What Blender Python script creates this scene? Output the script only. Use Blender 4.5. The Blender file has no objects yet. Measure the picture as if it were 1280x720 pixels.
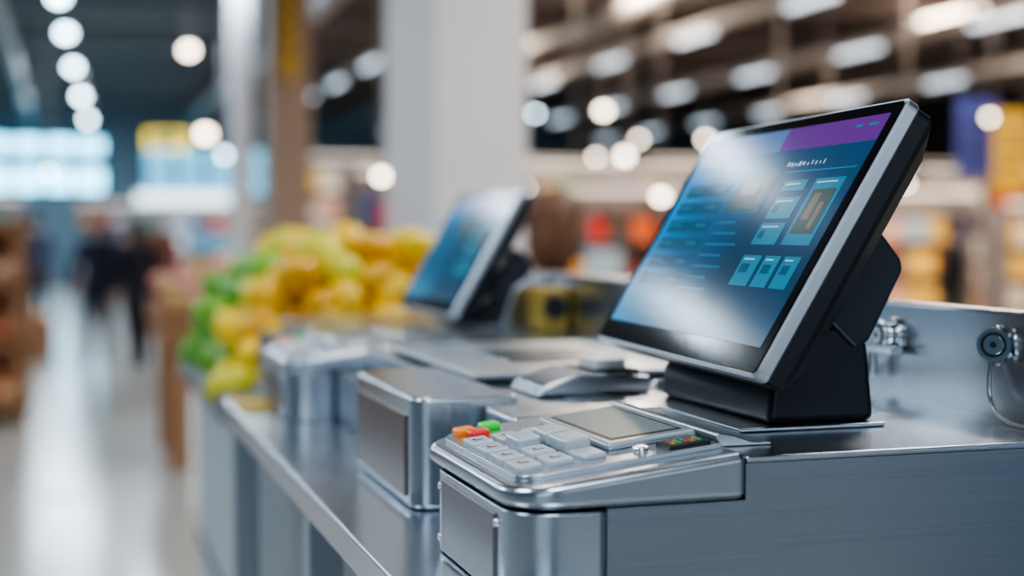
import bpy, bmesh, math, random
from mathutils import Vector, Matrix, Euler
random.seed(7)
S=bpy.context.scene
COL=S.collection
# ------------------------------------------------------------ materials
def mat(name,col,rough=.5,metal=0.,emis=None,es=0.,noise=.06,scale=20.,coat=0.,spec=None,bump=0.,stretch=None,rv=.1):
    m=bpy.data.materials.new(name);m.use_nodes=True
    nt=m.node_tree;b=nt.nodes['Principled BSDF']
    tc=nt.nodes.new('ShaderNodeTexCoord');mp=nt.nodes.new('ShaderNodeMapping')
    if stretch: mp.inputs['Scale'].default_value=stretch
    n=nt.nodes.new('ShaderNodeTexNoise');n.inputs['Scale'].default_value=scale;n.inputs['Detail'].default_value=3
    nt.links.new(tc.outputs['Object'],mp.inputs[0]);nt.links.new(mp.outputs[0],n.inputs['Vector'])
    cr=nt.nodes.new('ShaderNodeMix');cr.data_type='RGBA'
    a=[max(0,c*(1-noise)) for c in col];c2=[min(1,c*(1+noise)) for c in col]
    cr.inputs[6].default_value=(*a,1);cr.inputs[7].default_value=(*c2,1)
    nt.links.new(n.outputs['Fac'],cr.inputs[0]);nt.links.new(cr.outputs[2],b.inputs['Base Color'])
    b.inputs['Roughness'].default_value=rough;b.inputs['Metallic'].default_value=metal
    b.inputs['Coat Weight'].default_value=coat
    if spec is not None:b.inputs['Specular IOR Level'].default_value=spec
    if emis:
        b.inputs['Emission Color'].default_value=(*emis,1);b.inputs['Emission Strength'].default_value=es
    if bump or stretch:
        mr=nt.nodes.new('ShaderNodeMapRange');mr.inputs[3].default_value=rough*(1-rv);mr.inputs[4].default_value=rough*(1+rv)
        nt.links.new(n.outputs['Fac'],mr.inputs[0]);nt.links.new(mr.outputs[0],b.inputs['Roughness'])
    if bump:
        bp=nt.nodes.new('ShaderNodeBump');bp.inputs['Strength'].default_value=bump;bp.inputs['Distance'].default_value=.001
        nt.links.new(n.outputs['Fac'],bp.inputs['Height']);nt.links.new(bp.outputs[0],b.inputs['Normal'])
    return m
def attrmat(name,rough=.5):
    m=bpy.data.materials.new(name);m.use_nodes=True;nt=m.node_tree;b=nt.nodes['Principled BSDF']
    a=nt.nodes.new('ShaderNodeAttribute');a.attribute_name='Col'
    n=nt.nodes.new('ShaderNodeTexNoise');n.inputs['Scale'].default_value=30
    hs=nt.nodes.new('ShaderNodeHueSaturation');mr=nt.nodes.new('ShaderNodeMapRange');mr.inputs[3].default_value=.85;mr.inputs[4].default_value=1.15
    nt.links.new(n.outputs['Fac'],mr.inputs[0]);nt.links.new(mr.outputs[0],hs.inputs['Value'])
    nt.links.new(a.outputs['Color'],hs.inputs['Color']);nt.links.new(hs.outputs[0],b.inputs['Base Color'])
    b.inputs['Roughness'].default_value=rough
    return m
STEEL=mat('brushed_steel',(.57,.61,.67),.24,1,noise=.05,scale=60,stretch=(1,.06,10))
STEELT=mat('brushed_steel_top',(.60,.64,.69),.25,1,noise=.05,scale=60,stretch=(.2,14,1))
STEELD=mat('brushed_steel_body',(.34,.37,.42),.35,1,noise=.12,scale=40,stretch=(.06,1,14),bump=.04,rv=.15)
PLAT=mat('satin_steel_platter',(.62,.66,.70),.30,1,noise=.04,scale=60,stretch=(.2,14,1))
CHROME=mat('polished_chrome',(.75,.77,.8),.14,1,noise=.02)
ALU=mat('aluminium_frame',(.66,.69,.74),.36,1,noise=.03,scale=80)
BLACKP=mat('black_plastic',(.008,.010,.015),.36,noise=.1,scale=200,bump=.05)
DARKP=mat('dark_plastic',(.020,.024,.034),.42,noise=.1,scale=200,bump=.05)
GAP=mat('seam_dark',(.01,.01,.012),.6)
CABLE=mat('braided_steel_cable',(.35,.36,.38),.35,1,noise=.3,scale=600)
GLASS=mat('bezel_glass',(.004,.005,.007),.10,noise=.05,spec=.25)
KEY=mat('key_grey',(.58,.63,.68),.28,.4,noise=.03)
LCDM=mat('terminal_display',(.19,.22,.205),.32,.0,noise=.05,spec=.3)
LCDB=mat('terminal_bezel',(.52,.57,.61),.3,.8)
# ------------------------------------------------------------ helpers
def link(ob,parent=None):
    COL.objects.link(ob)
    if parent is not None: ob.parent=parent
    return ob
def empty(name,loc=(0,0,0)):
    e=bpy.data.objects.new(name,None);e.location=loc;e.empty_display_size=.1;return link(e)
def obj(name,bm,mats,parent=None,smooth=False,bevel=0,seg=3,M=None):
    me=bpy.data.meshes.new(name);bmesh.ops.recalc_face_normals(bm,faces=bm.faces);bm.to_mesh(me);bm.free()
    for m in (mats if isinstance(mats,(list,tuple)) else [mats]): me.materials.append(m)
    ob=bpy.data.objects.new(name,me)
    if smooth or bevel:
        for p in me.polygons:p.use_smooth=True
    if bevel:
        b=ob.modifiers.new('b','BEVEL');b.width=bevel;b.segments=seg;b.limit_method='ANGLE';b.angle_limit=math.radians(35);b.harden_normals=True
    if M is not None: ob.matrix_local=M
    return link(ob,parent)
def bbox(bm,x0,x1,y0,y1,z0,z1,mi=0):
    vs=[bm.verts.new((x,y,z)) for x in(x0,x1) for y in(y0,y1) for z in(z0,z1)]
    for q in((0,1,3,2),(4,6,7,5),(0,4,5,1),(2,3,7,6),(0,2,6,4),(1,5,7,3)):
        f=bm.faces.new([vs[i] for i in q]);f.material_index=mi
def box(name,x0,x1,y0,y1,z0,z1,m,parent=None,bevel=.0,seg=3,M=None):
    bm=bmesh.new();bbox(bm,x0,x1,y0,y1,z0,z1);return obj(name,bm,m,parent,bevel=bevel,seg=seg,M=M)
def rrect(w,h,r,n=6,cx=0,cy=0):
    pts=[]
    for sx,sy,a0 in((1,1,0),(-1,1,90),(-1,-1,180),(1,-1,270)):
        for i in range(n+1):
            a=math.radians(a0+90*i/n)
            pts.append((cx+sx*(w/2-r)+r*math.cos(a),cy+sy*(h/2-r)+r*math.sin(a)))
    return pts
def loft(bm,loops):
    rings=[[bm.verts.new(p) for p in L] for L in loops];n=len(rings[0])
    for k in range(len(rings)-1):
        for i in range(n):
            bm.faces.new((rings[k][i],rings[k][(i+1)%n],rings[k+1][(i+1)%n],rings[k+1][i]))
    bm.faces.new(rings[0][::-1]);bm.faces.new(rings[-1])
def rplate(name,w,h,r,z0,z1,m,parent,cx=0,cy=0,bev=.001,M=None):
    bm=bmesh.new()
    L=[[(x,y,z0) for x,y in rrect(w,h,r,cx=cx,cy=cy)],[(x,y,z1-bev) for x,y in rrect(w,h,r,cx=cx,cy=cy)],[(x,y,z1) for x,y in rrect(w-2*bev,h-2*bev,max(r-bev,.0003),cx=cx,cy=cy)]]
    loft(bm,L);return obj(name,bm,m,parent,M=M)
def cyl(bm,p0,p1,r0,r1=None,n=20,mi=0):
    r1=r0 if r1 is None else r1
    p0=Vector(p0);p1=Vector(p1);d=(p1-p0).normalized();q=d.to_track_quat('Z','Y')
    L=[]
    for p,r in((p0,r0),(p1,r1)):
        L.append([p+q@Vector((r*math.cos(2*math.pi*i/n),r*math.sin(2*math.pi*i/n),0)) for i in range(n)])
    rings=[[bm.verts.new(v) for v in l] for l in L]
    for i in range(n):
        f=bm.faces.new((rings[0][i],rings[0][(i+1)%n],rings[1][(i+1)%n],rings[1][i]));f.material_index=mi;f.smooth=True
    for l in (rings[0][::-1],rings[1]):
        f=bm.faces.new(l);f.material_index=mi
def prism_y(bm,pts,y0,y1,mi=0):
    a=[bm.verts.new((x,y0,z)) for x,z in pts];b=[bm.verts.new((x,y1,z)) for x,z in pts];n=len(pts)
    for i in range(n):
        bm.faces.new((a[i],a[(i+1)%n],b[(i+1)%n],b[i])).material_index=mi
    bm.faces.new(a[::-1]).material_index=mi;bm.faces.new(b).material_index=mi
def prism_z(bm,pts,z0,zf):
    zf_=zf if callable(zf) else (lambda x,y:zf)
    a=[bm.verts.new((x,y,z0)) for x,y in pts];b=[bm.verts.new((x,y,zf_(x,y))) for x,y in pts];n=len(pts)
    for i in range(n): bm.faces.new((a[i],a[(i+1)%n],b[(i+1)%n],b[i]))
    bm.faces.new(a[::-1]);bm.faces.new(b)
def footprint(x0,x1,y0,y1,r00=0,r01=0,n=10,r10=0):
    pts=[]
    if r10: pts+=[(x1-r10+r10*math.cos(a),y0+r10+r10*math.sin(a)) for a in [-math.pi/2+math.pi/2*i/n for i in range(n+1)]]
    else: pts.append((x1,y0))
    pts.append((x1,y1))
    if r01:
        pts+=[(x0+r01+r01*math.cos(a),y1-r01+r01*math.sin(a)) for a in [math.pi/2+math.pi/2*i/n for i in range(n+1)]]
    else:pts.append((x0,y1))
    if r00:
        pts+=[(x0+r00+r00*math.cos(a),y0+r00+r00*math.sin(a)) for a in [math.pi+math.pi/2*i/n for i in range(n+1)]]
    else:pts.append((x0,y0))
    return pts
def tube(name,pts,r,m,parent=None):
    c=bpy.data.curves.new(name,'CURVE');c.dimensions='3D';c.bevel_depth=r;c.bevel_resolution=4;c.resolution_u=12
    s=c.splines.new('BEZIER');s.bezier_points.add(len(pts)-1)
    for b,p in zip(s.bezier_points,pts):b.co=p;b.handle_left_type=b.handle_right_type='AUTO'
    c.materials.append(m);return link(bpy.data.objects.new(name,c),parent)
def sph_template(u,v):
    V=[(0,0,1)];F=[]
    for j in range(1,v):
        t=math.pi*j/v
        for i in range(u):V.append((math.sin(t)*math.cos(2*math.pi*i/u),math.sin(t)*math.sin(2*math.pi*i/u),math.cos(t)))
    V.append((0,0,-1));n=len(V)
    for i in range(u):F.append((0,1+i,1+(i+1)%u));F.append((n-1,n-1-u+(i+1)%u,n-1-u+i))
    for j in range(v-2):
        for i in range(u):
            a=1+j*u+i;b=1+j*u+(i+1)%u;F.append((a,a+u,b+u,b))
    return V,F
def sphere(bm,c,rx,ry,rz,mi=0,u=16,v=10):
    V,F=sph_template(u,v);c=Vector(c)
    vs=[bm.verts.new((c.x+x*rx,c.y+y*ry,c.z+z*rz)) for x,y,z in V]
    for f in F:
        g=bm.faces.new([vs[i] for i in f]);g.material_index=mi;g.smooth=True
    return vs
class Colmesh:
    def __init__(s):s.V=[];s.F=[];s.C=[]
    def add(s,V,F,c):
        o=len(s.V);s.V+=V;s.F+=[tuple(i+o for i in f) for f in F]
        s.C+=[c]*sum(len(f) for f in F)
    def box(s,x0,x1,y0,y1,z0,z1,c):
        V=[(x,y,z) for x in(x0,x1) for y in(y0,y1) for z in(z0,z1)]
        s.add(V,[(0,1,3,2),(4,6,7,5),(0,4,5,1),(2,3,7,6),(0,2,6,4),(1,5,7,3)],c)
    def build(s,name,m,parent,smooth):
        me=bpy.data.meshes.new(name);me.from_pydata(s.V,[],s.F)
        a=me.color_attributes.new('Col','FLOAT_COLOR','CORNER')
        a.data.foreach_set('color',[k for c in s.C for k in (c[0],c[1],c[2],1.)])
        if smooth:me.polygons.foreach_set('use_smooth',[True]*len(me.polygons))
        me.materials.append(m);me.update();return link(bpy.data.objects.new(name,me),parent)

# ------------------------------------------------------------ touch-screen monitor
def ui(name,es,w,h):
    m=bpy.data.materials.new(name);m.use_nodes=True;nt=m.node_tree;b=nt.nodes['Principled BSDF']
    b.inputs['Base Color'].default_value=(.003,.004,.006,1);b.inputs['Roughness'].default_value=.15;b.inputs['Specular IOR Level'].default_value=.5
    tc=nt.nodes.new('ShaderNodeTexCoord');sp=nt.nodes.new('ShaderNodeSeparateXYZ');nt.links.new(tc.outputs['Object'],sp.inputs[0])
    mx=nt.nodes.new('ShaderNodeMapRange');mx.inputs[1].default_value=-w/2;mx.inputs[2].default_value=w/2;nt.links.new(sp.outputs[0],mx.inputs[0])
    my=nt.nodes.new('ShaderNodeMapRange');my.inputs[1].default_value=-h/2;my.inputs[2].default_value=h/2;nt.links.new(sp.outputs[1],my.inputs[0])
    r1=nt.nodes.new('ShaderNodeValToRGB');e=r1.color_ramp.elements
    e[0].position=0;e[0].color=(.005,.24,.55,1);e[1].position=1;e[1].color=(.004,.050,.12,1)
    q=e.new(.25);q.color=(.004,.12,.27,1);q=e.new(.6);q.color=(.003,.048,.11,1)
    nt.links.new(mx.outputs[0],r1.inputs[0])
    r2=nt.nodes.new('ShaderNodeValToRGB');e=r2.color_ramp.elements
    e[0].position=0;e[0].color=(1.3,1.2,1.1,1);e[1].position=1;e[1].color=(1.4,1.4,1.5,1)
    q=e.new(.35);q.color=(.65,.8,.85,1)
    nt.links.new(my.outputs[0],r2.inputs[0])
    mm=nt.nodes.new('ShaderNodeMix');mm.data_type='RGBA';mm.blend_type='MULTIPLY';mm.inputs[0].default_value=1
    nt.links.new(r1.outputs[0],mm.inputs[6]);nt.links.new(r2.outputs[0],mm.inputs[7]);nt.links.new(mm.outputs[2],b.inputs['Emission Color'])
    b.inputs['Emission Strength'].default_value=es
    return m
def uic(name,c,es=1.):
    return mat(name,(.005,.005,.006),.15,emis=c,es=es,noise=.02,spec=.5)
UI_H=uic('ui_header_violet',(.13,.030,.26));UI_HL=uic('ui_header_blue',(.08,.17,.40));UI_T=uic('ui_tile_teal',(.006,.20,.34))
UI_D=uic('ui_tile_dark',(.004,.085,.17));UI_L=uic('ui_line',(.015,.20,.34));UI_W=uic('ui_text_white',(.45,.60,.72));UI_B=uic('ui_tile_photo',(.05,.08,.085))
UI_P=uic('ui_photo_detail',(.15,.14,.11))
def monitor(centre,a,t,W,H):
    w=Vector((math.cos(a),math.sin(a),0));n=Vector((w.y,-w.x,0));u=Vector((0,0,1))*math.cos(t)-n*math.sin(t);nn=w.cross(u)
    M=Matrix((w,u,nn)).transposed().to_4x4();M.translation=Vector(centre)
    e=bpy.data.objects.new('touchscreen_monitor',None);e.empty_display_size=.1;link(e);e.matrix_world=M
    bm=bmesh.new()
    sec=[(-.004,-.0005),(-.002,-.0002),(0,-.0022),(0,-.011),(-.0015,-.013),(-.004,-.0135)]
    R=.009
    loft(bm,[[(x,y,z) for x,y in rrect(W+2*d,H+2*d,R+d)] for d,z in sec]);obj('frame',bm,ALU,e)
    bm=bmesh.new()
    loft(bm,[[(x,y,z) for x,y in rrect(W-2*d,H-2*d,r)] for d,r,z in((.002,.008,-.0136),(.002,.008,-.026),(.006,.01,-.032),(.022,.014,-.046),(.03,.014,-.048))]);obj('rear_housing',bm,BLACKP,e)
    bm=bmesh.new()
    for i in range(14):
        for s in(-1,1): bbox(bm,s*.06+i*.006-.04,s*.06+i*.006-.037,H*.18,H*.34,-.0488,-.0479)
    obj('rear_vents',bm,GAP,e)
    rplate('bezel_glass',W-.007,H-.007,.006,-.0005,.0006,GLASS,e,bev=.0004)
    sw=W-.034;sh=H-.040;cy=.0055
    o=rplate('display_panel',sw,sh,.001,.0005,.0009,ui('screen_interface',1.0,sw,sh),e,cy=0,bev=.0001);o.location=(0,cy,0)
    z0,z1=.0009,.0011
    def P(x0,x1,y0,y1,m,k=0):
        X0=-sw/2+x0*sw;X1=-sw/2+x1*sw;Y1=cy+sh/2-y0*sh;Y0=cy+sh/2-y1*sh
        bbox(B[m],X0,X1,Y0,Y1,z0+k*.0002,z1+k*.0002)
    B={k:bmesh.new() for k in('h','hl','t','d','l','w','b','p')}
    P(.52,1,0,.115,'h');P(0,.52,0,.115,'hl')
    for i in range(10):
        P(.62+i*.020+(.006 if i>4 else 0),.62+i*.020+.011,.178+.004*(i%3),.200-.003*((i+1)%2),'w')
    P(.93,.97,.035,.045,'l',1);P(.87,.90,.035,.045,'l',1)
    P(.03,.22,.16,.175,'l');P(.03,.30,.94,.95,'l')
    for i in range(6):
        y=.26+i*.095
        P(.05,.34,y,y+.062,'d');P(.065,.14,y+.022,y+.030,'l',1);P(.25,.31,y+.022,y+.030,'l',1)
    P(.38,.60,.21,.42,'d');P(.40,.58,.23,.40,'b',1);P(.43,.53,.27,.33,'p',2)
    for i in range(7): P(.38,.50+.09*((i*37)%5)/5,.46+i*.055,.467+i*.055,'l')
    for (x0,x1,y0,y1) in((.66,.78,.27,.32),(.82,.96,.27,.57),(.66,.79,.35,.45),(.66,.79,.47,.57),(.66,.76,.62,.76),(.78,.86,.62,.76),(.88,.96,.62,.76)):
        P(x0,x1,y0,y1,'t')
        P(x0+.012,x1-.03,y0+.015,y0+.021,'w',1);P(x0+.012,(x0+x1)/2,y1-.026,y1-.018,'l',1)
    for (x0,x1,y0,y1) in((.675,.70,.385,.425),(.675,.70,.505,.545),(.675,.72,.66,.70),(.795,.835,.66,.70),(.895,.93,.66,.70)): P(x0,x1,y0,y1,'d',1)
    P(.835,.945,.32,.52,'b',1);P(.855,.89,.34,.46,'p',2);P(.90,.925,.38,.50,'p',2)
    P(.64,.98,.225,.231,'l')
    P(.05,.18,.84,.89,'t');P(.22,.35,.84,.89,'t')
    for k,m in(('h',UI_H),('hl',UI_HL),('t',UI_T),('d',UI_D),('l',UI_L),('w',UI_W),('b',UI_B),('p',UI_P)): obj('ui_'+k,B[k],m,e)
    return e
def stand(c):
    cx,cy,cz=c
    bm=bmesh.new()
    dz=cz-1.3972
    pts=[(.585,1.2312),(.692,1.2312),(.684,1.300),(.668,1.322),(.640,1.318),(.606,1.285),(.588,1.262)]
    pts=[(x-.602+cx,z+(dz if z>1.24 else 0)) for x,z in pts]
    prism_y(bm,pts,cy-.113,cy+.125)
    e=bpy.data.objects.new('monitor_stand',None);e.empty_display_size=.1;link(e)
    obj('pedestal',bm,BLACKP,e,bevel=.008,seg=4)
    bm=bmesh.new()
    pts=[(.640,1.322),(.668,1.296),(.682,1.303),(.716,1.366),(.714,1.376),(.694,1.400),(.672,1.404)]
    pts=[(x-.602+cx,z+dz) for x,z in pts]
    prism_y(bm,pts,cy-.118,cy+.118)
    obj('hinge_block',bm,DARKP,e,bevel=.005,seg=4)
    box('mounting_plate',cx-.050,cx+.094,cy-.122,cy+.14,1.2272,1.2312,STEELT,e,bevel=.0015)
C1=(.602,1.2235,1.3972);C2=(.70,2.57,1.3655)
monitor(C1,-1.6448,.5366,.437,.2614);monitor(C2,-1.5404,.5287,.36,.259)
stand(C1);stand(C2)

# ------------------------------------------------------------ checkout counter
DZ=1.227
ctr=empty('self_checkout_counter')
YE=3.0
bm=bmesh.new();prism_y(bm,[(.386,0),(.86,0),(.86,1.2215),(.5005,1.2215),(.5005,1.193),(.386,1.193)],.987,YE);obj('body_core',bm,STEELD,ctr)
bm=bmesh.new();prism_z(bm,footprint(.5005,.86,.9855,YE),1.2218,DZ);obj('deck_top',bm,STEELT,ctr,bevel=.002)
box('deck_left',.43,.4995,1.33,YE,1.1955,DZ-.001,STEELT,ctr,bevel=.002)
box('upstand',.833,.862,.75,2.95,1.05,1.327,STEEL,ctr,bevel=.004)
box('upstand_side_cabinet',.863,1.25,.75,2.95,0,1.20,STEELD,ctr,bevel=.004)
box('ledge',.25,.384,.80,2.42,1.088,1.12,STEELT,ctr,bevel=.003)
LEG=mat('leg_grey_paint',(.34,.38,.42),.4,.3)
for i,y in enumerate((.86,1.6,2.34)):
    box('leg_%d'%(i+1),.262,.302,y,y+.04,0,1.088,LEG,ctr,bevel=.003)
box('lower_rail',.262,.302,.9,2.34,.30,.34,LEG,ctr,bevel=.003)
box('kick_panel',.37,.385,.99,2.95,0,1.088,mat('side_panel_grey',(.26,.29,.33),.45,.2),ctr)
box('warning_pad',.262,.33,2.22,2.40,1.120,1.124,mat('yellow_pad',(.45,.30,.03),.5),ctr,bevel=.002)
PANEL=mat('access_panel_satin',(.27,.25,.26),.38,.9,noise=.05)
def console(dy):
    p=ctr
    zt=lambda x,y:1.210+max(0,min(x,.50)-.31)*.115
    bm=bmesh.new();prism_z(bm,footprint(.312,.388,.983+dy,1.240+dy,.036,.045,r10=.012),1.121,1.192);obj('console_lower',bm,STEEL,p,bevel=.002)
    bm=bmesh.new();prism_z(bm,footprint(.309,.4985,.980+dy,1.268+dy,.040,.048),1.1945,zt);obj('console_top',bm,STEEL,p,bevel=.007,seg=4)
    if dy==0:
        bm=bmesh.new();prism_z(bm,footprint(.312,.388,.983,1.1,.036,0,r10=.012),0,1.1208);obj('corner_post',bm,STEEL,p,bevel=.001)
    box('access_panel',.3095,.3125,1.030+dy,1.185+dy,1.125,1.186,PANEL,p,bevel=.001)
    bm=bmesh.new()
    for y in(1.024,1.191):
        for z in(1.135,1.18): cyl(bm,(.3125,y+dy,z),(.3085,y+dy,z),.0035,n=14)
    obj('screws',bm,CHROME,p)
    bm=bmesh.new();prism_z(bm,footprint(.40,.56,1.269+dy,1.36+dy,.0,.0),1.1945,lambda x,y:1.226+max(0,x-.40)*.03);obj('console_shoulder',bm,STEELT,p,bevel=.005)
    bm=bmesh.new()
    pts=[(.502,1.2272),(.548,1.2272),(.548,1.2292),(.530,1.2305),(.514,1.236),(.500,1.2385),(.4985,1.236)]
    prism_y(bm,pts,1.035+dy,1.268+dy);obj('flared_lip',bm,STEELT,p,bevel=.001)
console(0);console(1.115)
bm=bmesh.new();prism_z(bm,footprint(.33,.44,1.375,1.70,.02,.05),1.121,1.234);obj('scanner_block',bm,STEEL,ctr,bevel=.005)
box('scanner_side_panel',.327,.3315,1.40,1.64,1.132,1.215,mat('scanner_panel_dark',(.17,.12,.11),.35,.6),ctr,bevel=.001)
box('scale_platter_base',.45,.80,1.54,1.98,1.2265,1.233,GAP,ctr)
box('scale_platter',.44,.81,1.54,1.98,1.233,1.240,PLAT,ctr,bevel=.003)
box('scanner_window_frame',.52,.68,1.66,1.82,1.240,1.2425,CHROME,ctr,bevel=.001)
box('scanner_glass',.530,.670,1.672,1.808,1.2425,1.2430,mat('scanner_glass_dark',(.08,.10,.11),.25,.3,spec=.5),ctr)
bm=bmesh.new()
for i in range(6): bbox(bm,.715+i*.014,.720+i*.014,1.58,1.94,1.240,1.2425)
obj('platter_ribs',bm,CHROME,ctr)
bm=bmesh.new();prism_y(bm,[(.47,1.2272),(.60,1.2272),(.60,1.246),(.52,1.252),(.478,1.238)],1.405,1.505);obj('receipt_printer_hood',bm,STEELT,ctr,bevel=.004)
box('receipt_slot',.53,.592,1.42,1.49,1.2475,1.2525,GAP,ctr)
box('receipt_paper',.545,.58,1.43,1.48,1.250,1.262,mat('receipt_paper_white',(.8,.8,.8),.6),ctr)
bm=bmesh.new()
for i in range(7): cyl(bm,(.63+.022*i,1.455,1.227),(.63+.022*i,1.455,1.236),.008,n=14)
obj('coin_return_studs',bm,CHROME,ctr)
bm=bmesh.new();prism_y(bm,[(.74,1.2272),(.83,1.2272),(.83,1.322),(.80,1.322),(.765,1.30)],2.42,2.62);obj('scanner_tower',bm,STEEL,ctr,bevel=.005)

# ------------------------------------------------------------ payment keypad
def T(name,x0,x1,y0,y1,z0,z1,m,bev,par):
    bm=bmesh.new();bbox(bm,x0-.31,x1-.31,y0,y1,z0,z1);return obj(name,bm,m,par,bevel=bev)
RED=mat('key_red',(.80,.02,.02),.3,emis=(.9,.03,.02),es=.12);ORG=mat('key_orange',(.95,.26,.01),.3,emis=(1,.25,.01),es=.15);GRN=mat('key_green',(.02,.65,.05),.3,emis=(.02,.8,.06),es=.15)
def keypad(term):
    bm=bmesh.new();prism_z(bm,[(x-.31,y) for x,y in footprint(.324,.492,1.008,1.258,.02,.038)],-.001,.0035);obj('faceplate',bm,STEELT,term,bevel=.0015)
    T('display_surround',.412,.490,1.050,1.224,.003,.0095,LCDB,.003,term)
    T('display_recess',.4195,.4825,1.062,1.212,.0090,.0098,BLACKP,.0003,term)
    T('display_glass',.4225,.4795,1.067,1.207,.0095,.0102,LCDM,.0003,term)
    B=bmesh.new()
    for c in range(4):
        for r in range(3):
            x=.330+r*.0265;y=1.030+c*.042
            if r==2 and c in(1,2):continue
            bbox(B,x-.31,x-.31+.0205,y,y+.033,.003,.0078)
    obj('keys',B,KEY,term,bevel=.002)
    B=bmesh.new()
    for c in range(4):
        for r in range(2):
            x=.330+r*.0265;y=1.030+c*.042
            bbox(B,x-.31+.006,x-.31+.0135,y+.012,y+.0135,.0078,.0081);bbox(B,x-.31+.006,x-.31+.0075,y+.012,y+.020,.0078,.0081)
    obj('key_legends',B,GAP,term)
    B=bmesh.new()
    for (x,y) in((.384,1.070),(.384,1.114)):
        bbox(B,x-.31-.002,x-.31+.022,y-.002,y+.038,.003,.0150)
    bbox(B,.3565-.31,.3565-.31+.022,1.113,1.149,.0035,.0135)
    obj('raised_keys',B,KEY,term,bevel=.0035)
    for nm,x,y,m in(('cancel_key',.341,1.199,RED),('clear_key',.334,1.221,ORG),('enter_key',.360,1.228,GRN)):
        T(nm,x,x+.019,y,y+.019,.003,.010,m,.004,term)
    T('card_slot',.450,.486,1.014,1.043,.003,.0065,BLACKP,.001,term)
    B=bmesh.new()
    for i in range(10):
        x=.455+(i%5)*.0055;y=1.020+(i//5)*.009
        bbox(B,x-.31,x-.31+.0035,y,y+.006,.0065,.0072)
    me=obj('card_slot_contacts',B,[mat('contact_gold',(.5,.32,.08),.4),mat('contact_green',(.05,.35,.2),.4),mat('contact_red',(.45,.1,.06),.4)],term)
    for i,pg in enumerate(me.data.polygons):pg.material_index=(i//6)%3
    B=bmesh.new();cyl(B,(.432-.31,1.030,.003),(.432-.31,1.030,.007),.006);cyl(B,(.432-.31,1.030,.007),(.432-.31,1.030,.008),.0035,n=14)
    obj('key_lock',B,CHROME,term)
for dy in(0,1.115):
    term=empty('payment_terminal',(.31,dy,1.2105));term.rotation_euler=(0,-math.atan(.115),0);keypad(term)

# ------------------------------------------------------------ lock fixtures on upstand
def lock(y,z,name,big):
    e=empty(name)
    bm=bmesh.new()
    d=Vector((-.70,-.70,.10)).normalized() if big else Vector((-1,0,0))
    p=Vector((.832,y,z))
    cyl(bm,(.833,y,z),(.829,y,z),.019,n=28);a=p;b_=p+d*.014;cyl(bm,a,b_,.0125,n=28)
    cyl(bm,b_,b_+d*.005,.0160,.0155,n=28);cyl(bm,b_+d*.005,b_+d*.0066,.0098,.0088,n=24)
    obj('barrel',bm,CHROME,e)
    bm=bmesh.new();cyl(bm,b_+d*.0050,b_+d*.0055,.0118,n=24);cyl(bm,b_+d*.0066,b_+d*.0070,.003,n=12);obj('keyway',bm,GAP,e)
    if big: tube('cable',[(.826,y,z-.014),(.822,y-.003,z-.030),(.817,y-.012,z-.050),(.808,y-.040,z-.062),(.80,y-.12,z-.0648)],.0021,CABLE,e)
    else:
        bm=bmesh.new();bbox(bm,.812,.826,y-.03,y+.03,z-.02,z-.009);cyl(bm,(.819,y+.02,z-.02),(.819,y+.02,z-.045),.006);obj('lever',bm,CHROME,e,bevel=.002)
lock(1.13,1.294,'cable_lock',True);lock(1.305,1.292,'latch_knob',False)
e=empty('barcode_scanner')
box('housing',.772,.830,2.30,2.37,1.2275,1.305,mat('yellow_housing',(.40,.26,.05),.45),e,bevel=.010)
bm=bmesh.new();cyl(bm,(.801,2.30,1.272),(.801,2.288,1.272),.020);cyl(bm,(.801,2.288,1.272),(.801,2.285,1.272),.015);obj('lens',bm,BLACKP,e)

# ------------------------------------------------------------ produce
FR=attrmat('fruit_skin',.38)
SV,SF=sph_template(16,10)
def fruit_mesh(name,items,parent):
    cm=Colmesh()
    for (x,y,z,r,c,kind) in items:
        R=Euler((random.uniform(0,3),random.uniform(0,3),random.uniform(0,3))).to_matrix();o=Vector((x,y,z));L=[]
        for p in SV:
            px,py,pz=p
            if kind=='lemon':
                k=abs(pz);pz*=1.30
                if k>.9:pz*=1.10
            elif kind=='apple':
                rr=math.hypot(px,py);pz=pz*.9-(.22*math.exp(-(rr/.3)**2) if pz>0 else -.1*math.exp(-(rr/.3)**2))
            L.append(tuple(o+(R@Vector((px,py,pz)))*r))
        cm.add(L,SF,c)
    return cm.build(name,FR,parent,True)
WHITE=mat('white_laminate',(.48,.53,.57),.4);WOOD=mat('crate_wood',(.34,.17,.08),.55,noise=.3,scale=8,stretch=(1,1,6))
st=empty('citrus_display_stand')
box('plinth',.37,1.15,3.22,4.25,0,.98,WHITE,st,bevel=.01)
box('plinth_groove',.367,1.153,3.217,4.253,.50,.53,DARKP,st)
box('tray',.32,1.2,3.15,4.3,.98,1.02,STEELD,st,bevel=.006)
bm=bmesh.new()
bbox(bm,.32,1.2,3.15,3.165,1.02,1.045);bbox(bm,.32,.335,3.15,4.3,1.02,1.045);bbox(bm,.32,1.2,4.285,4.3,1.02,1.045);bbox(bm,1.185,1.2,3.15,4.3,1.02,1.045)
obj('tray_lip',bm,STEELD,st,bevel=.003)
items=[]
def hz(x,y):
    a=min(1,max(0,(x-.28)/.24));b=min(1,max(0,(y-3.06)/.30));c=min(1,(4.38-y)/.35);d=min(1,max(.0,(1.3-x)/.5))
    return 1.06+.31*a*b*c*d
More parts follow.
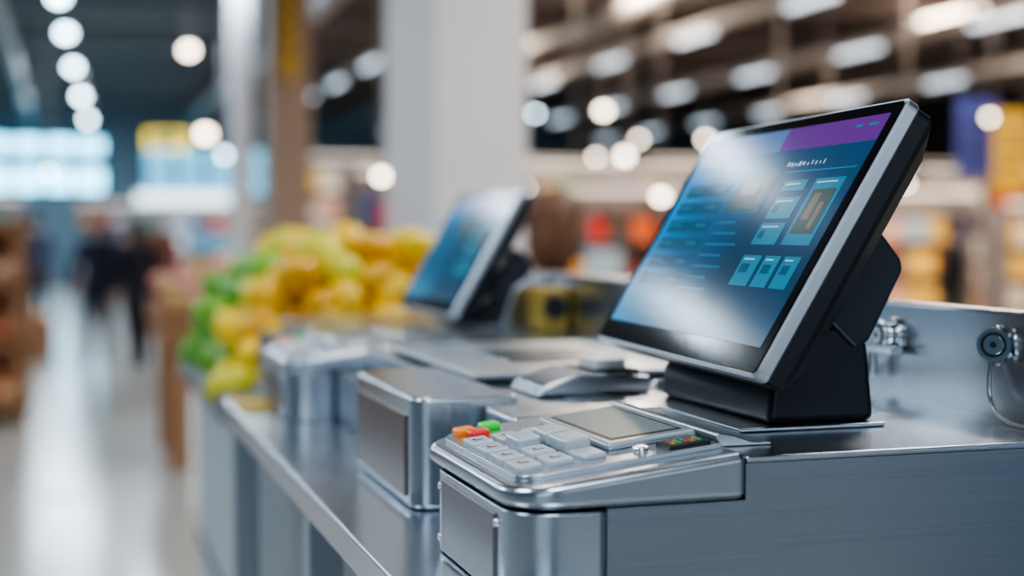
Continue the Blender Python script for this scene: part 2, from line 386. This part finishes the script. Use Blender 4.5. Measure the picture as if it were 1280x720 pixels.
for layer in range(7):
    z=1.068+layer*.057
    j=0;y=3.215+(layer%2)*.048
    while y<4.25:
        x=.385+(layer%2)*.05+(j%2)*.045
        while x<1.16:
            if z<hz(x,y)+.014+random.uniform(-.03,.02):
                green=(x<.57+random.uniform(-.05,.04) and y>3.52)
                c=random.choice([(.10,.33,.02),(.20,.44,.03)]) if green else random.choice([(.88,.54,.01),(.95,.64,.012),(.74,.38,.01),(.93,.58,.02),(.84,.50,.01),(.70,.62,.03)])
                items.append((x+random.uniform(-.024,.024),y+random.uniform(-.024,.024),z+random.uniform(-.014,.012),random.uniform(.040,.054),c,'lemon'))
            x+=.104
        y+=.098;j+=1
fruit_mesh('lemons_and_limes',items,st)
sa=empty('apple_display_stand')
bm=bmesh.new()
for x in(.58,1.42):
    for y in(8.5,9.5): bbox(bm,x,x+.12,y,y+.12,0,.80)
bbox(bm,.54,1.58,8.45,9.7,.74,.83)
for i in range(3):
    bbox(bm,.54,1.58,8.43,8.45,.83+i*.05,.87+i*.05);bbox(bm,.52,.54,8.43,9.7,.83+i*.05,.87+i*.05)
obj('wooden_crate_table',bm,WOOD,sa)
items=[]
for layer in range(4):
    for i in range(9):
        for j in range(10):
            x=.60+i*.116+(layer%2)*.05;y=8.52+j*.118+(layer%2)*.05
            if x<1.54 and y<9.65 and layer*.09<.04+.30*min(1,(y-8.35)/.5)*min(1,(x-.42)/.35):
                items.append((x+random.uniform(-.01,.01),y,.90+layer*.09,.058,random.choice([(.70,.10,.10),(.78,.26,.20),(.62,.10,.12),(.80,.42,.32),(.66,.50,.18)]),'apple'))
fruit_mesh('apples',items,sa)

# ------------------------------------------------------------ room
def floor_mat():
    m=bpy.data.materials.new('polished_tile_floor');m.use_nodes=True;nt=m.node_tree;b=nt.nodes['Principled BSDF']
    tc=nt.nodes.new('ShaderNodeTexCoord');br=nt.nodes.new('ShaderNodeTexBrick');br.inputs['Scale'].default_value=1
    br.offset=0;br.inputs['Brick Width'].default_value=.8;br.inputs['Row Height'].default_value=.8;br.inputs['Mortar Size'].default_value=.006
    br.inputs['Color1'].default_value=(.42,.42,.40,1);br.inputs['Color2'].default_value=(.46,.455,.44,1);br.inputs['Mortar'].default_value=(.25,.25,.25,1)
    nt.links.new(tc.outputs['Object'],br.inputs['Vector']);nt.links.new(br.outputs['Color'],b.inputs['Base Color'])
    n=nt.nodes.new('ShaderNodeTexNoise');n.inputs['Scale'].default_value=2;mr=nt.nodes.new('ShaderNodeMapRange');mr.inputs[3].default_value=.12;mr.inputs[4].default_value=.28
    nt.links.new(tc.outputs['Object'],n.inputs['Vector']);nt.links.new(n.outputs['Fac'],mr.inputs[0]);nt.links.new(mr.outputs[0],b.inputs['Roughness'])
    return m
X0,X1,Y0,Y1,ZC=-9,24,-8,40,5.0
box('floor',X0,X1,Y0,Y1,-.1,0,floor_mat())
box('ceiling',X0,X1,Y0,Y1,ZC,ZC+.1,mat('dark_ceiling',(.10,.08,.075),.8,scale=2))
WALL=mat('wall_paint',(.22,.34,.43),.7,scale=2);WALLR=mat('wall_paint_warm',(.26,.16,.12),.7,scale=2)
box('wall_back',X0,X1,Y1,Y1+.1,0,ZC,WALL);box('wall_left',X0-.1,X0,Y0,Y1,0,ZC,WALL);box('wall_right',X1,X1+.1,Y0,Y1,0,ZC,WALLR);box('wall_front',X0,X1,Y0-.1,Y0,0,ZC,WALL)
BEAM=mat('beam_cool_light_tint',(.19,.25,.29),.7);BEAMW=mat('beam_paint_brown',(.20,.165,.15),.7)  # cool light over the left half is put into the first beam colour
bm=bmesh.new();bw=bmesh.new()
for y in range(-6,40,4):
    bbox(bm,X0+.01,3.0,y,y+.35,4.55,4.98);bbox(bw,3.0,X1-.01,y,y+.35,4.55,4.98)
obj('ceiling_beams',bm,BEAM);obj('ceiling_beams',bw,BEAMW)
bm=bmesh.new()
for x in(3.2,7.2,12,17): cyl(bm,(x,-7,4.35),(x,39,4.35),.16,n=16)
for x in(-2.6,-.8): cyl(bm,(x,-7,4.4),(x,39,4.4),.10,n=16)
obj('ventilation_ducts',bm,mat('duct_grey',(.27,.24,.225),.5,.4))
WIN=mat('window_daylight',(.1,.1,.1),.2,emis=(.22,.70,1.0),es=7.0)
FRM=mat('window_frame',(.05,.08,.11),.5)
def window(name,x0,x1,y,z0,z1,s,nx,nz=1,m=WIN):
    e=empty(name);box('pane',x0,x1,y,y+s*.03,z0,z1,m,e) if s>0 else box('pane',x0,x1,y-.03,y,z0,z1,m,e)
    bm=bmesh.new();ya,yb=(y-.08,y) if s>0 else (y,y+.08)
    for i in range(nx+1):
        x=x0+(x1-x0)*i/nx;bbox(bm,x-.06,x+.06,ya,yb,z0-.05,z1+.05)
    for i in range(nz+1):
        z=z0+(z1-z0)*i/nz;bbox(bm,x0-.05,x1+.05,ya,yb,z-.06,z+.06)
    obj('frame',bm,FRM,e)
window('window_1',-6,1.1,Y1-.04,2.45,3.15,1,9,1)
window('window_2',-6,1.1,Y1-.04,3.45,3.95,1,9,1)
window('window_3',2.1,6.2,Y1-.04,2.4,3.7,1,5,2,mat('window_daylight_dim',(.1,.1,.1),.2,emis=(.15,.6,.9),es=1.8))
window('added_glow_panel_1',-7,-1,Y0+.01,.8,4.2,-1,4,2,mat('added_glow',(.1,.1,.1),.2,emis=(.7,.85,1.0),es=2.2))  # added glowing panel behind the camera, for the steel to reflect
window('added_glow_panel_2',2,10,Y0+.01,.8,4.2,-1,4,2,mat('added_glow_dim',(.1,.1,.1),.2,emis=(.7,.85,1.0),es=1.2))  # second added panel behind the camera, dimmer
def column(x0,x1,y0,y1,m):
    e=empty('structural_column')
    box('shaft',x0,x1,y0,y1,0,ZC,m,e,bevel=.02)
    box('plinth',x0-.05,x1+.05,y0-.05,y1+.05,0,.25,STEELD,e,bevel=.01)
column(2.05,2.62,8.0,9.3,mat('column_white',(.80,.77,.76),.6,scale=3))
column(2.22,2.68,16,16.6,mat('column_brown',(.32,.23,.18),.6,scale=3))
column(2.08,2.32,18.4,18.9,mat('column_pale',(.60,.60,.63),.6,scale=3))
def sign(name,x0,x1,y,z0,z1,c,es=.4):
    e=empty(name);box('panel',x0,x1,y,y+.06,z0,z1,mat(name+'_face',c,.5,emis=c,es=es),e,bevel=.01)
    bm=bmesh.new();w=(x1-x0)
    for i in range(3):bbox(bm,x0+.15*w,x1-.15*w-(.2*w if i==2 else 0),y-.006,y,z1-(z1-z0)*(.25+.22*i)-.03,z1-(z1-z0)*(.25+.22*i)+.03)
    obj('lettering',bm,mat(name+'_text',(.05,.05,.06),.5),e)
    bm=bmesh.new()
    for x in(x0+.1*w,x1-.1*w):cyl(bm,(x,y+.03,z1),(x,y+.03,4.56),.008,n=8)
    obj('hanging_wires',bm,DARKP,e)
sign('hanging_sign',2.30,2.50,15.8,3.1,4.2,(.42,.25,.02),.1)
sign('hanging_sign',1.3,2.0,24,2.75,3.05,(.85,.60,.02),.7)
sign('hanging_sign',11.0,11.5,15,1.9,2.9,(.60,.36,.02),.15)
sign('hanging_sign',12.2,12.9,17.5,2.2,3.3,(.05,.07,.30),.1)

# ------------------------------------------------------------ lights
LAMPC=mat('lamp_cool',(.8,.8,.8),.5,emis=(.62,.87,1.0),es=24);LAMPW=mat('lamp_warm',(.8,.8,.8),.5,emis=(1.0,.84,.68),es=22)
TUBE=mat('lamp_tube',(.8,.8,.8),.5,emis=(.70,.86,1.0),es=2.5)
HOUS=mat('lamp_housing',(.34,.31,.30),.5)
def pendant(x,y,z,r,m):
    e=empty('pendant_lamp')
    bm=bmesh.new();sphere(bm,(x,y,z),r,r,r*.8,u=14,v=8);obj('bulb',bm,m,e)
    bm=bmesh.new();cyl(bm,(x,y,z+r*.6),(x,y,z+r*1.6),r*.9,r*.35,n=16);cyl(bm,(x,y,z+r*1.6),(x,y,4.99),.01,n=8);obj('shade_and_cable',bm,HOUS,e)
for x,y in((-.02,16.6),(.06,19.6),(.18,23.6),(.36,28.6),(.58,34.5)):
    pendant(x,y,4.0,.085,LAMPC)
for(x,y,z,r,m) in((1.65,19.8,3.86,.08,LAMPW),(2.87,30.5,3.46,.13,LAMPW),(7.24,18.7,3.1,.07,LAMPW),(7.4,18.3,2.45,.07,LAMPW),(11.2,15.6,4.2,.07,LAMPW),
    (8.9,21.4,2.9,.05,LAMPW),(6.5,22,2.7,.05,LAMPW),(10.6,22.5,3.0,.06,LAMPW),(13.2,21,2.7,.06,LAMPW),(5.9,18.2,2.0,.06,LAMPW),(14,18.4,2.2,.06,LAMPW),(9.6,18,2.2,.05,LAMPW),
    (5.6,12.9,1.75,.05,LAMPW),(4.6,12.6,1.55,.04,LAMPW),(8.3,12.8,1.9,.03,LAMPW),(3.0,13.8,1.95,.05,LAMPW),(6.4,20.5,3.4,.05,LAMPC),(8,24,3.5,.05,LAMPC),(12.35,17,3.0,.05,LAMPW),(11.8,18.2,2.4,.05,LAMPW),
    (2.4,22.5,2.6,.05,LAMPC),(-.2,22.5,2.3,.05,LAMPC),(10,12.8,2.1,.04,LAMPC),(6.9,12.9,2.1,.03,LAMPW),(6.1,16,2.3,.035,LAMPW),(5.4,17,2.6,.035,LAMPW),(9.2,16,2.7,.035,LAMPW)):
    pendant(x,y,z,r,m)
def track(x,y0,y1,z,step=3.0,ln=1.0,m=TUBE):
    e=empty('linear_light_track')
    box('rail',x-.06,x+.06,y0,y1,z+.05,z+.16,HOUS,e)
    bm=bmesh.new();y=y0+.4
    while y+ln<y1: bbox(bm,x-.04,x+.04,y,y+ln,z-.01,z+.045);y+=step
    obj('tubes',bm,m,e)
    bm=bmesh.new();y=y0+.5
    while y<y1: cyl(bm,(x,y,z+.16),(x,y,4.99),.01,n=6);y+=4
    obj('hangers',bm,HOUS,e)
for x,z in((4.8,4.1),(7.8,3.9),(10.2,3.8),(13.6,3.8)): track(x,7,38,z)
track(-2.2,-6,6,4.1,3.2,1.6);track(-5,-6,30,4.1,3.2,1.6)
def area(name,loc,sx,sy,p,c,rot=(0,0,0)):
    l=bpy.data.lights.new(name,'AREA');l.shape='RECTANGLE';l.size=sx;l.size_y=sy;l.energy=p;l.color=c
    o=bpy.data.objects.new(name,l);o.location=loc;o.rotation_euler=rot;return link(o)
CO=(.76,.89,1.0);WA=(1,.83,.67)
k=0
for (x,y,s,p,c) in [(-2.5,1.5,1.2,175,CO),(2.4,2.2,1.2,50,CO),(.2,-1.8,1.6,115,CO),(-1.1,12.0,.6,48,CO),(.12,9.4,.4,18,CO),(-4,8,1.2,230,CO),(-4,15,1.2,270,CO),(3.6,5.0,1.2,230,(1,.95,.90)),(.7,3.4,.6,44,(1,.93,.80)),  # added fills for frame edge, column and fruit; two mirror in the screen
    (1.5,22,1.2,270,CO),(-3,22,1.2,270,CO),(0,28,1.2,270,CO),(0,34,1.2,320,CO),(2,18.5,1.2,90,CO),(5,12,1.2,220,WA),(9,12,1.2,380,WA),(14,12.5,1.2,340,WA),(7,17,1.2,300,WA),(12,17.5,1.2,300,WA),(7,22.5,1.2,280,WA),(13,24,1.2,280,WA)]:
    k+=1;area('added_ceiling_light_%d'%k,(x,y,4.5),s,s,p,c)  # area lights added overhead for illumination, without fixtures
w=bpy.data.worlds.new('w');S.world=w;w.use_nodes=True;w.node_tree.nodes['Background'].inputs[0].default_value=(.3,.4,.5,1);w.node_tree.nodes['Background'].inputs[1].default_value=.3

# ------------------------------------------------------------ shelving
GOODS=attrmat('packaged_goods',.45);SH=mat('shelf_metal',(.24,.21,.20),.5,.2);HDW=mat('added_shelf_glow',(.8,.8,.8),.5,emis=(1,.82,.64),es=.9)  # header strip glow is added to make the shelves look bright
WARM=[(.80,.14,.03),(.85,.38,.06),(.70,.04,.03),(.85,.65,.40),(.8,.70,.60),(.65,.18,.14),(.85,.52,.10),(.20,.05,.04),(.10,.28,.08),(.80,.76,.74),(.06,.08,.22),(.85,.45,.35),(.08,.04,.04),(.45,.55,.62),(.10,.07,.06),(.80,.72,.66),(.35,.48,.58)]
COOL=[(.12,.32,.48),(.75,.82,.88),(.6,.15,.10),(.2,.45,.55),(.06,.18,.15),(.8,.6,.4),(.4,.5,.6),(.7,.35,.15),(.05,.09,.2),(.8,.8,.82),(.7,.5,.42)]
def gondola(x0,x1,y,h,pal,levels=5,d=.45,lm=None,hh_=.05):
    e=empty('supermarket_shelf')
    bm=bmesh.new();bbox(bm,x0,x1,y+d,y+d+.04,0,h)
    zs=[.12+(h-.25)*i/levels for i in range(levels)]
    for z in zs:bbox(bm,x0,x1,y,y+d,z,z+.03)
    x=x0
    while x<=x1+.01: bbox(bm,x-.02,x+.02,y-.01,y+d+.04,0,h);x+=(x1-x0)/max(1,round((x1-x0)/1.25))
    obj('frame',bm,SH,e)
    box('lit_header',x0,x1,y-.05,y+.02,h,h+hh_,lm or HDW,e)
    cm=Colmesh();lv=(h-.25)/levels
    for z in zs:
        x=x0+.04
        while x<x1-.15:
            c=random.choice(pal);ww=random.uniform(.10,.22);n=random.randint(1,3);hh=random.uniform(.45,.85)*lv
            for k in range(n):
                if x+ww>x1-.04:break
                cm.box(x,x+ww-.008,y+.03,y+d-.05,z+.031,z+.031+hh,c);x+=ww
            x+=.02
    cm.build('products',GOODS,e,False)
gondola(4.7,9.6,13.5,1.8,WARM,4);gondola(10.3,15.2,13.8,1.7,WARM,4)
gondola(5.0,12,19,2.3,WARM);gondola(12.6,20,19,2.3,WARM);gondola(3.4,10,25,2.7,WARM);gondola(11,20,26,2.8,WARM)
gondola(2.9,4.6,14.5,2.0,WARM,4)
gondola(1.15,2.9,24.2,1.85,COOL,lm=mat('fridge_header',(.8,.8,.8),.5,emis=(.70,.9,1),es=1.6),hh_=.2)
gondola(-6,-.7,28,2.0,COOL);gondola(.3,6,33,2.0,COOL);gondola(-6,-1.2,18,1.9,COOL)
e=empty('wooden_bakery_display')
bm=bmesh.new()
for z in(.1,.55,1.0,1.42): bbox(bm,-2.3,-.28,10.9,12.3,z,z+.05)
for x in(-2.3,-1.3,-.34):
    for y in(10.9,12.2): bbox(bm,x,x+.07,y,y+.08,0,1.52)
bbox(bm,-2.3,-.28,12.2,12.26,0,1.5)
obj('frame',bm,WOOD,e)
items=[]
for z in(.2,.65,1.1):
    for i in range(14):
        for j in range(5):items.append((-2.15+i*.135,11.0+j*.2,z+.02,.07,random.choice([(.55,.20,.08),(.65,.38,.18),(.5,.14,.08),(.6,.35,.25)]),'lemon'))
fruit_mesh('bread_rolls',items,e)
e=empty('snack_bin');bm=bmesh.new();bbox(bm,-.62,-.12,16.2,16.8,0,.45)
obj('bin',bm,WOOD,e,bevel=.01)
fruit_mesh('oranges',[(-.57+i*.09,16.25+j*.1,.48,.045,(.7,.35,.15),'apple') for i in range(5) for j in range(6)],e)

# ------------------------------------------------------------ people
def person(name,loc,height,heading,top,pants,hair,long_hair=False,stride=.05,hv=1.0,bulk=1.0):
    H=height
    V=[];E=[];Rr=[]
    def v(p,r,par=None):
        V.append(Vector(p)*H);r=r if isinstance(r,tuple) else (r,r)
        Rr.append((r[0]*H*bulk,r[1]*H*bulk))
        if par is not None:E.append((par,len(V)-1))
        return len(V)-1
    pel=v((0,0,.53),(.085,.06));wa=v((0,0,.61),(.072,.052),pel);ch=v((0,.0,.72),(.088,.06),wa);uc=v((0,-.005,.79),(.07,.045),ch);nk=v((0,0,.84),.030,uc);hb=v((0,.008,.875),.032,nk)
    for s in(1,-1):
        sh=v((s*.098,-.005,.80),.036,uc);el=v((s*.125*bulk,-.02*s*1,.635),.026,sh);wr=v((s*.128*bulk,.05+.02*s,.50),.017,el);v((s*.126*bulk,.062+.02*s,.465),(.012,.020),wr)
        hp=v((s*.050,0,.49),.058,pel);kn=v((s*.056,stride*s*.6+.015,.27),.036,hp);an=v((s*.056,stride*s*1.2-.01,.05),.022,kn);v((s*.060,stride*s*1.2+.07,.022),(.024,.018),an)
    me=bpy.data.meshes.new('t');me.from_pydata([tuple(p) for p in V],E,[]);ob=bpy.data.objects.new('t',me);COL.objects.link(ob)
    ob.modifiers.new('s','SKIN')
    for i,sv in enumerate(me.skin_vertices[0].data):sv.radius=Rr[i]
    me.skin_vertices[0].data[0].use_root=True
    sb=ob.modifiers.new('ss','SUBSURF');sb.levels=2
    dg=bpy.context.evaluated_depsgraph_get();dg.update();em=bpy.data.meshes.new_from_object(ob.evaluated_get(dg))
    bpy.data.objects.remove(ob)
    bm=bmesh.new();bm.from_mesh(em)
    for f in bm.faces:
        c=f.calc_center_median()/H
        f.smooth=True
        if c.z<.045:f.material_index=3
        elif c.z<.52 and abs(c.x)<.108*bulk:f.material_index=2
        elif c.z>.835 or (c.z<.515 and abs(c.x)>.108*bulk):f.material_index=0
        else:f.material_index=1
    for s in(1,-1):
        b=Vector((s*.126*bulk,.062+.02*s,.462))*H
        for k in range(4):
            o=b+Vector((0,(-.014+.009*k)*H,-.008*H));L=(.038,.044,.047,.040)[3-k]*H
            m_=o+Vector((-s*.004*H,.003*H,-L*.55));t_=m_+Vector((-s*.008*H,.004*H,-L*.45))
            cyl(bm,o,m_,.0052*H,.0048*H,n=8);cyl(bm,m_,t_,.0048*H,.0036*H,n=8)
        o=b+Vector((0,.014*H,.008*H));m_=o+Vector((-s*.006*H,.014*H,-.016*H));cyl(bm,o,m_,.006*H,.005*H,n=8);cyl(bm,m_,m_+Vector((0,.006*H,-.016*H)),.005*H,.004*H,n=8)
    hc=Vector((0,.014,.932))*H
    for q in sphere(bm,hc,.046*H,.056*H,.066*H,0,24,18):
        d=(q.co-hc)/H
        if d.z<0: q.co.x=hc.x+d.x*H*(1+d.z*4.5)
        if d.z<-.02 and d.y<0:q.co.y=hc.y+d.y*H*.75
    cyl(bm,hc+Vector((0,.052,.008))*H,hc+Vector((0,.066,-.012))*H,.003*H,.008*H,n=10)
    for s in(1,-1):
        sphere(bm,hc+Vector((s*.047,-.004,-.004))*H,.006*H,.012*H,.017*H,0,10,8)
        sphere(bm,hc+Vector((s*.018,.049,.004))*H,.008*H,.006*H,.005*H,5,10,8)
    sphere(bm,hc+Vector((0,.051,-.031))*H,.015*H,.005*H,.004*H,6,10,8)
    for q in sphere(bm,hc+Vector((0,-.010,.012))*H,.053*H*hv,.058*H*hv,.064*H*(1+(hv-1)*.4),4,24,18):
        d=(q.co-hc)/H
        if d.y>.028 and d.z<.035:q.co.y=hc.y+.028*H
    if long_hair:
        sphere(bm,hc+Vector((0,-.034,-.035))*H,.054*H*hv,.036*H*hv,.085*H,4,18,14)
        for s in(1,-1): sphere(bm,hc+Vector((s*.046*hv,-.005,-.04))*H,.018*H*hv,.026*H,.075*H,4,12,10)
    me=bpy.data.meshes.new(name);bm.to_mesh(me);bm.free()
    for m in(mat('skin',(.45,.25,.17),.5),mat('shirt',top,.8,scale=60),mat('trousers',pants,.8,scale=60),mat('shoes',(.03,.03,.03),.5),mat('hair',hair,.55,scale=90),mat('eyes',(.04,.03,.03),.3),mat('lips',(.4,.12,.1),.5)):me.materials.append(m)
    o=bpy.data.objects.new(name,me);o.location=loc;o.rotation_euler=(0,0,heading);link(o);return o
person('shopper',(.33,15.2,0),1.58,math.radians(170),(.006,.010,.03),(.006,.008,.02),(.02,.012,.01),stride=.09,bulk=1.25)
person('shopper',(.72,14.8,0),1.54,math.radians(15),(.008,.008,.02),(.008,.008,.018),(.03,.015,.01),True,stride=.06,bulk=1.25)
person('shopper',(1.61,4.62,0),1.53,math.radians(-95),(.04,.025,.025),(.05,.05,.08),(.14,.062,.030),True,hv=1.3)
person('shopper',(8.05,11.6,0),1.56,math.radians(40),(.012,.012,.018),(.03,.03,.04),(.015,.01,.01),bulk=1.15)
person('shopper',(1.25,19.5,0),1.68,math.radians(200),(.16,.05,.03),(.02,.02,.03),(.04,.02,.015))
person('shopper',(-.35,20.5,0),1.66,math.radians(10),(.04,.05,.10),(.02,.02,.03),(.04,.02,.015))

# ------------------------------------------------------------ camera
cd=bpy.data.cameras.new('camera');cam=bpy.data.objects.new('camera',cd);link(cam)
cam.location=(0,0,1.4);cam.rotation_euler=(math.radians(90-2.25),0,math.radians(-17.5))
cd.sensor_width=36;cd.lens=50;cd.clip_start=.05
cd.dof.use_dof=True;cd.dof.focus_distance=1.2;cd.dof.aperture_fstop=2.2
S.camera=cam
S.view_settings.view_transform='AgX'
try:S.view_settings.look='AgX - Medium High Contrast'
except Exception as ex:print(ex)
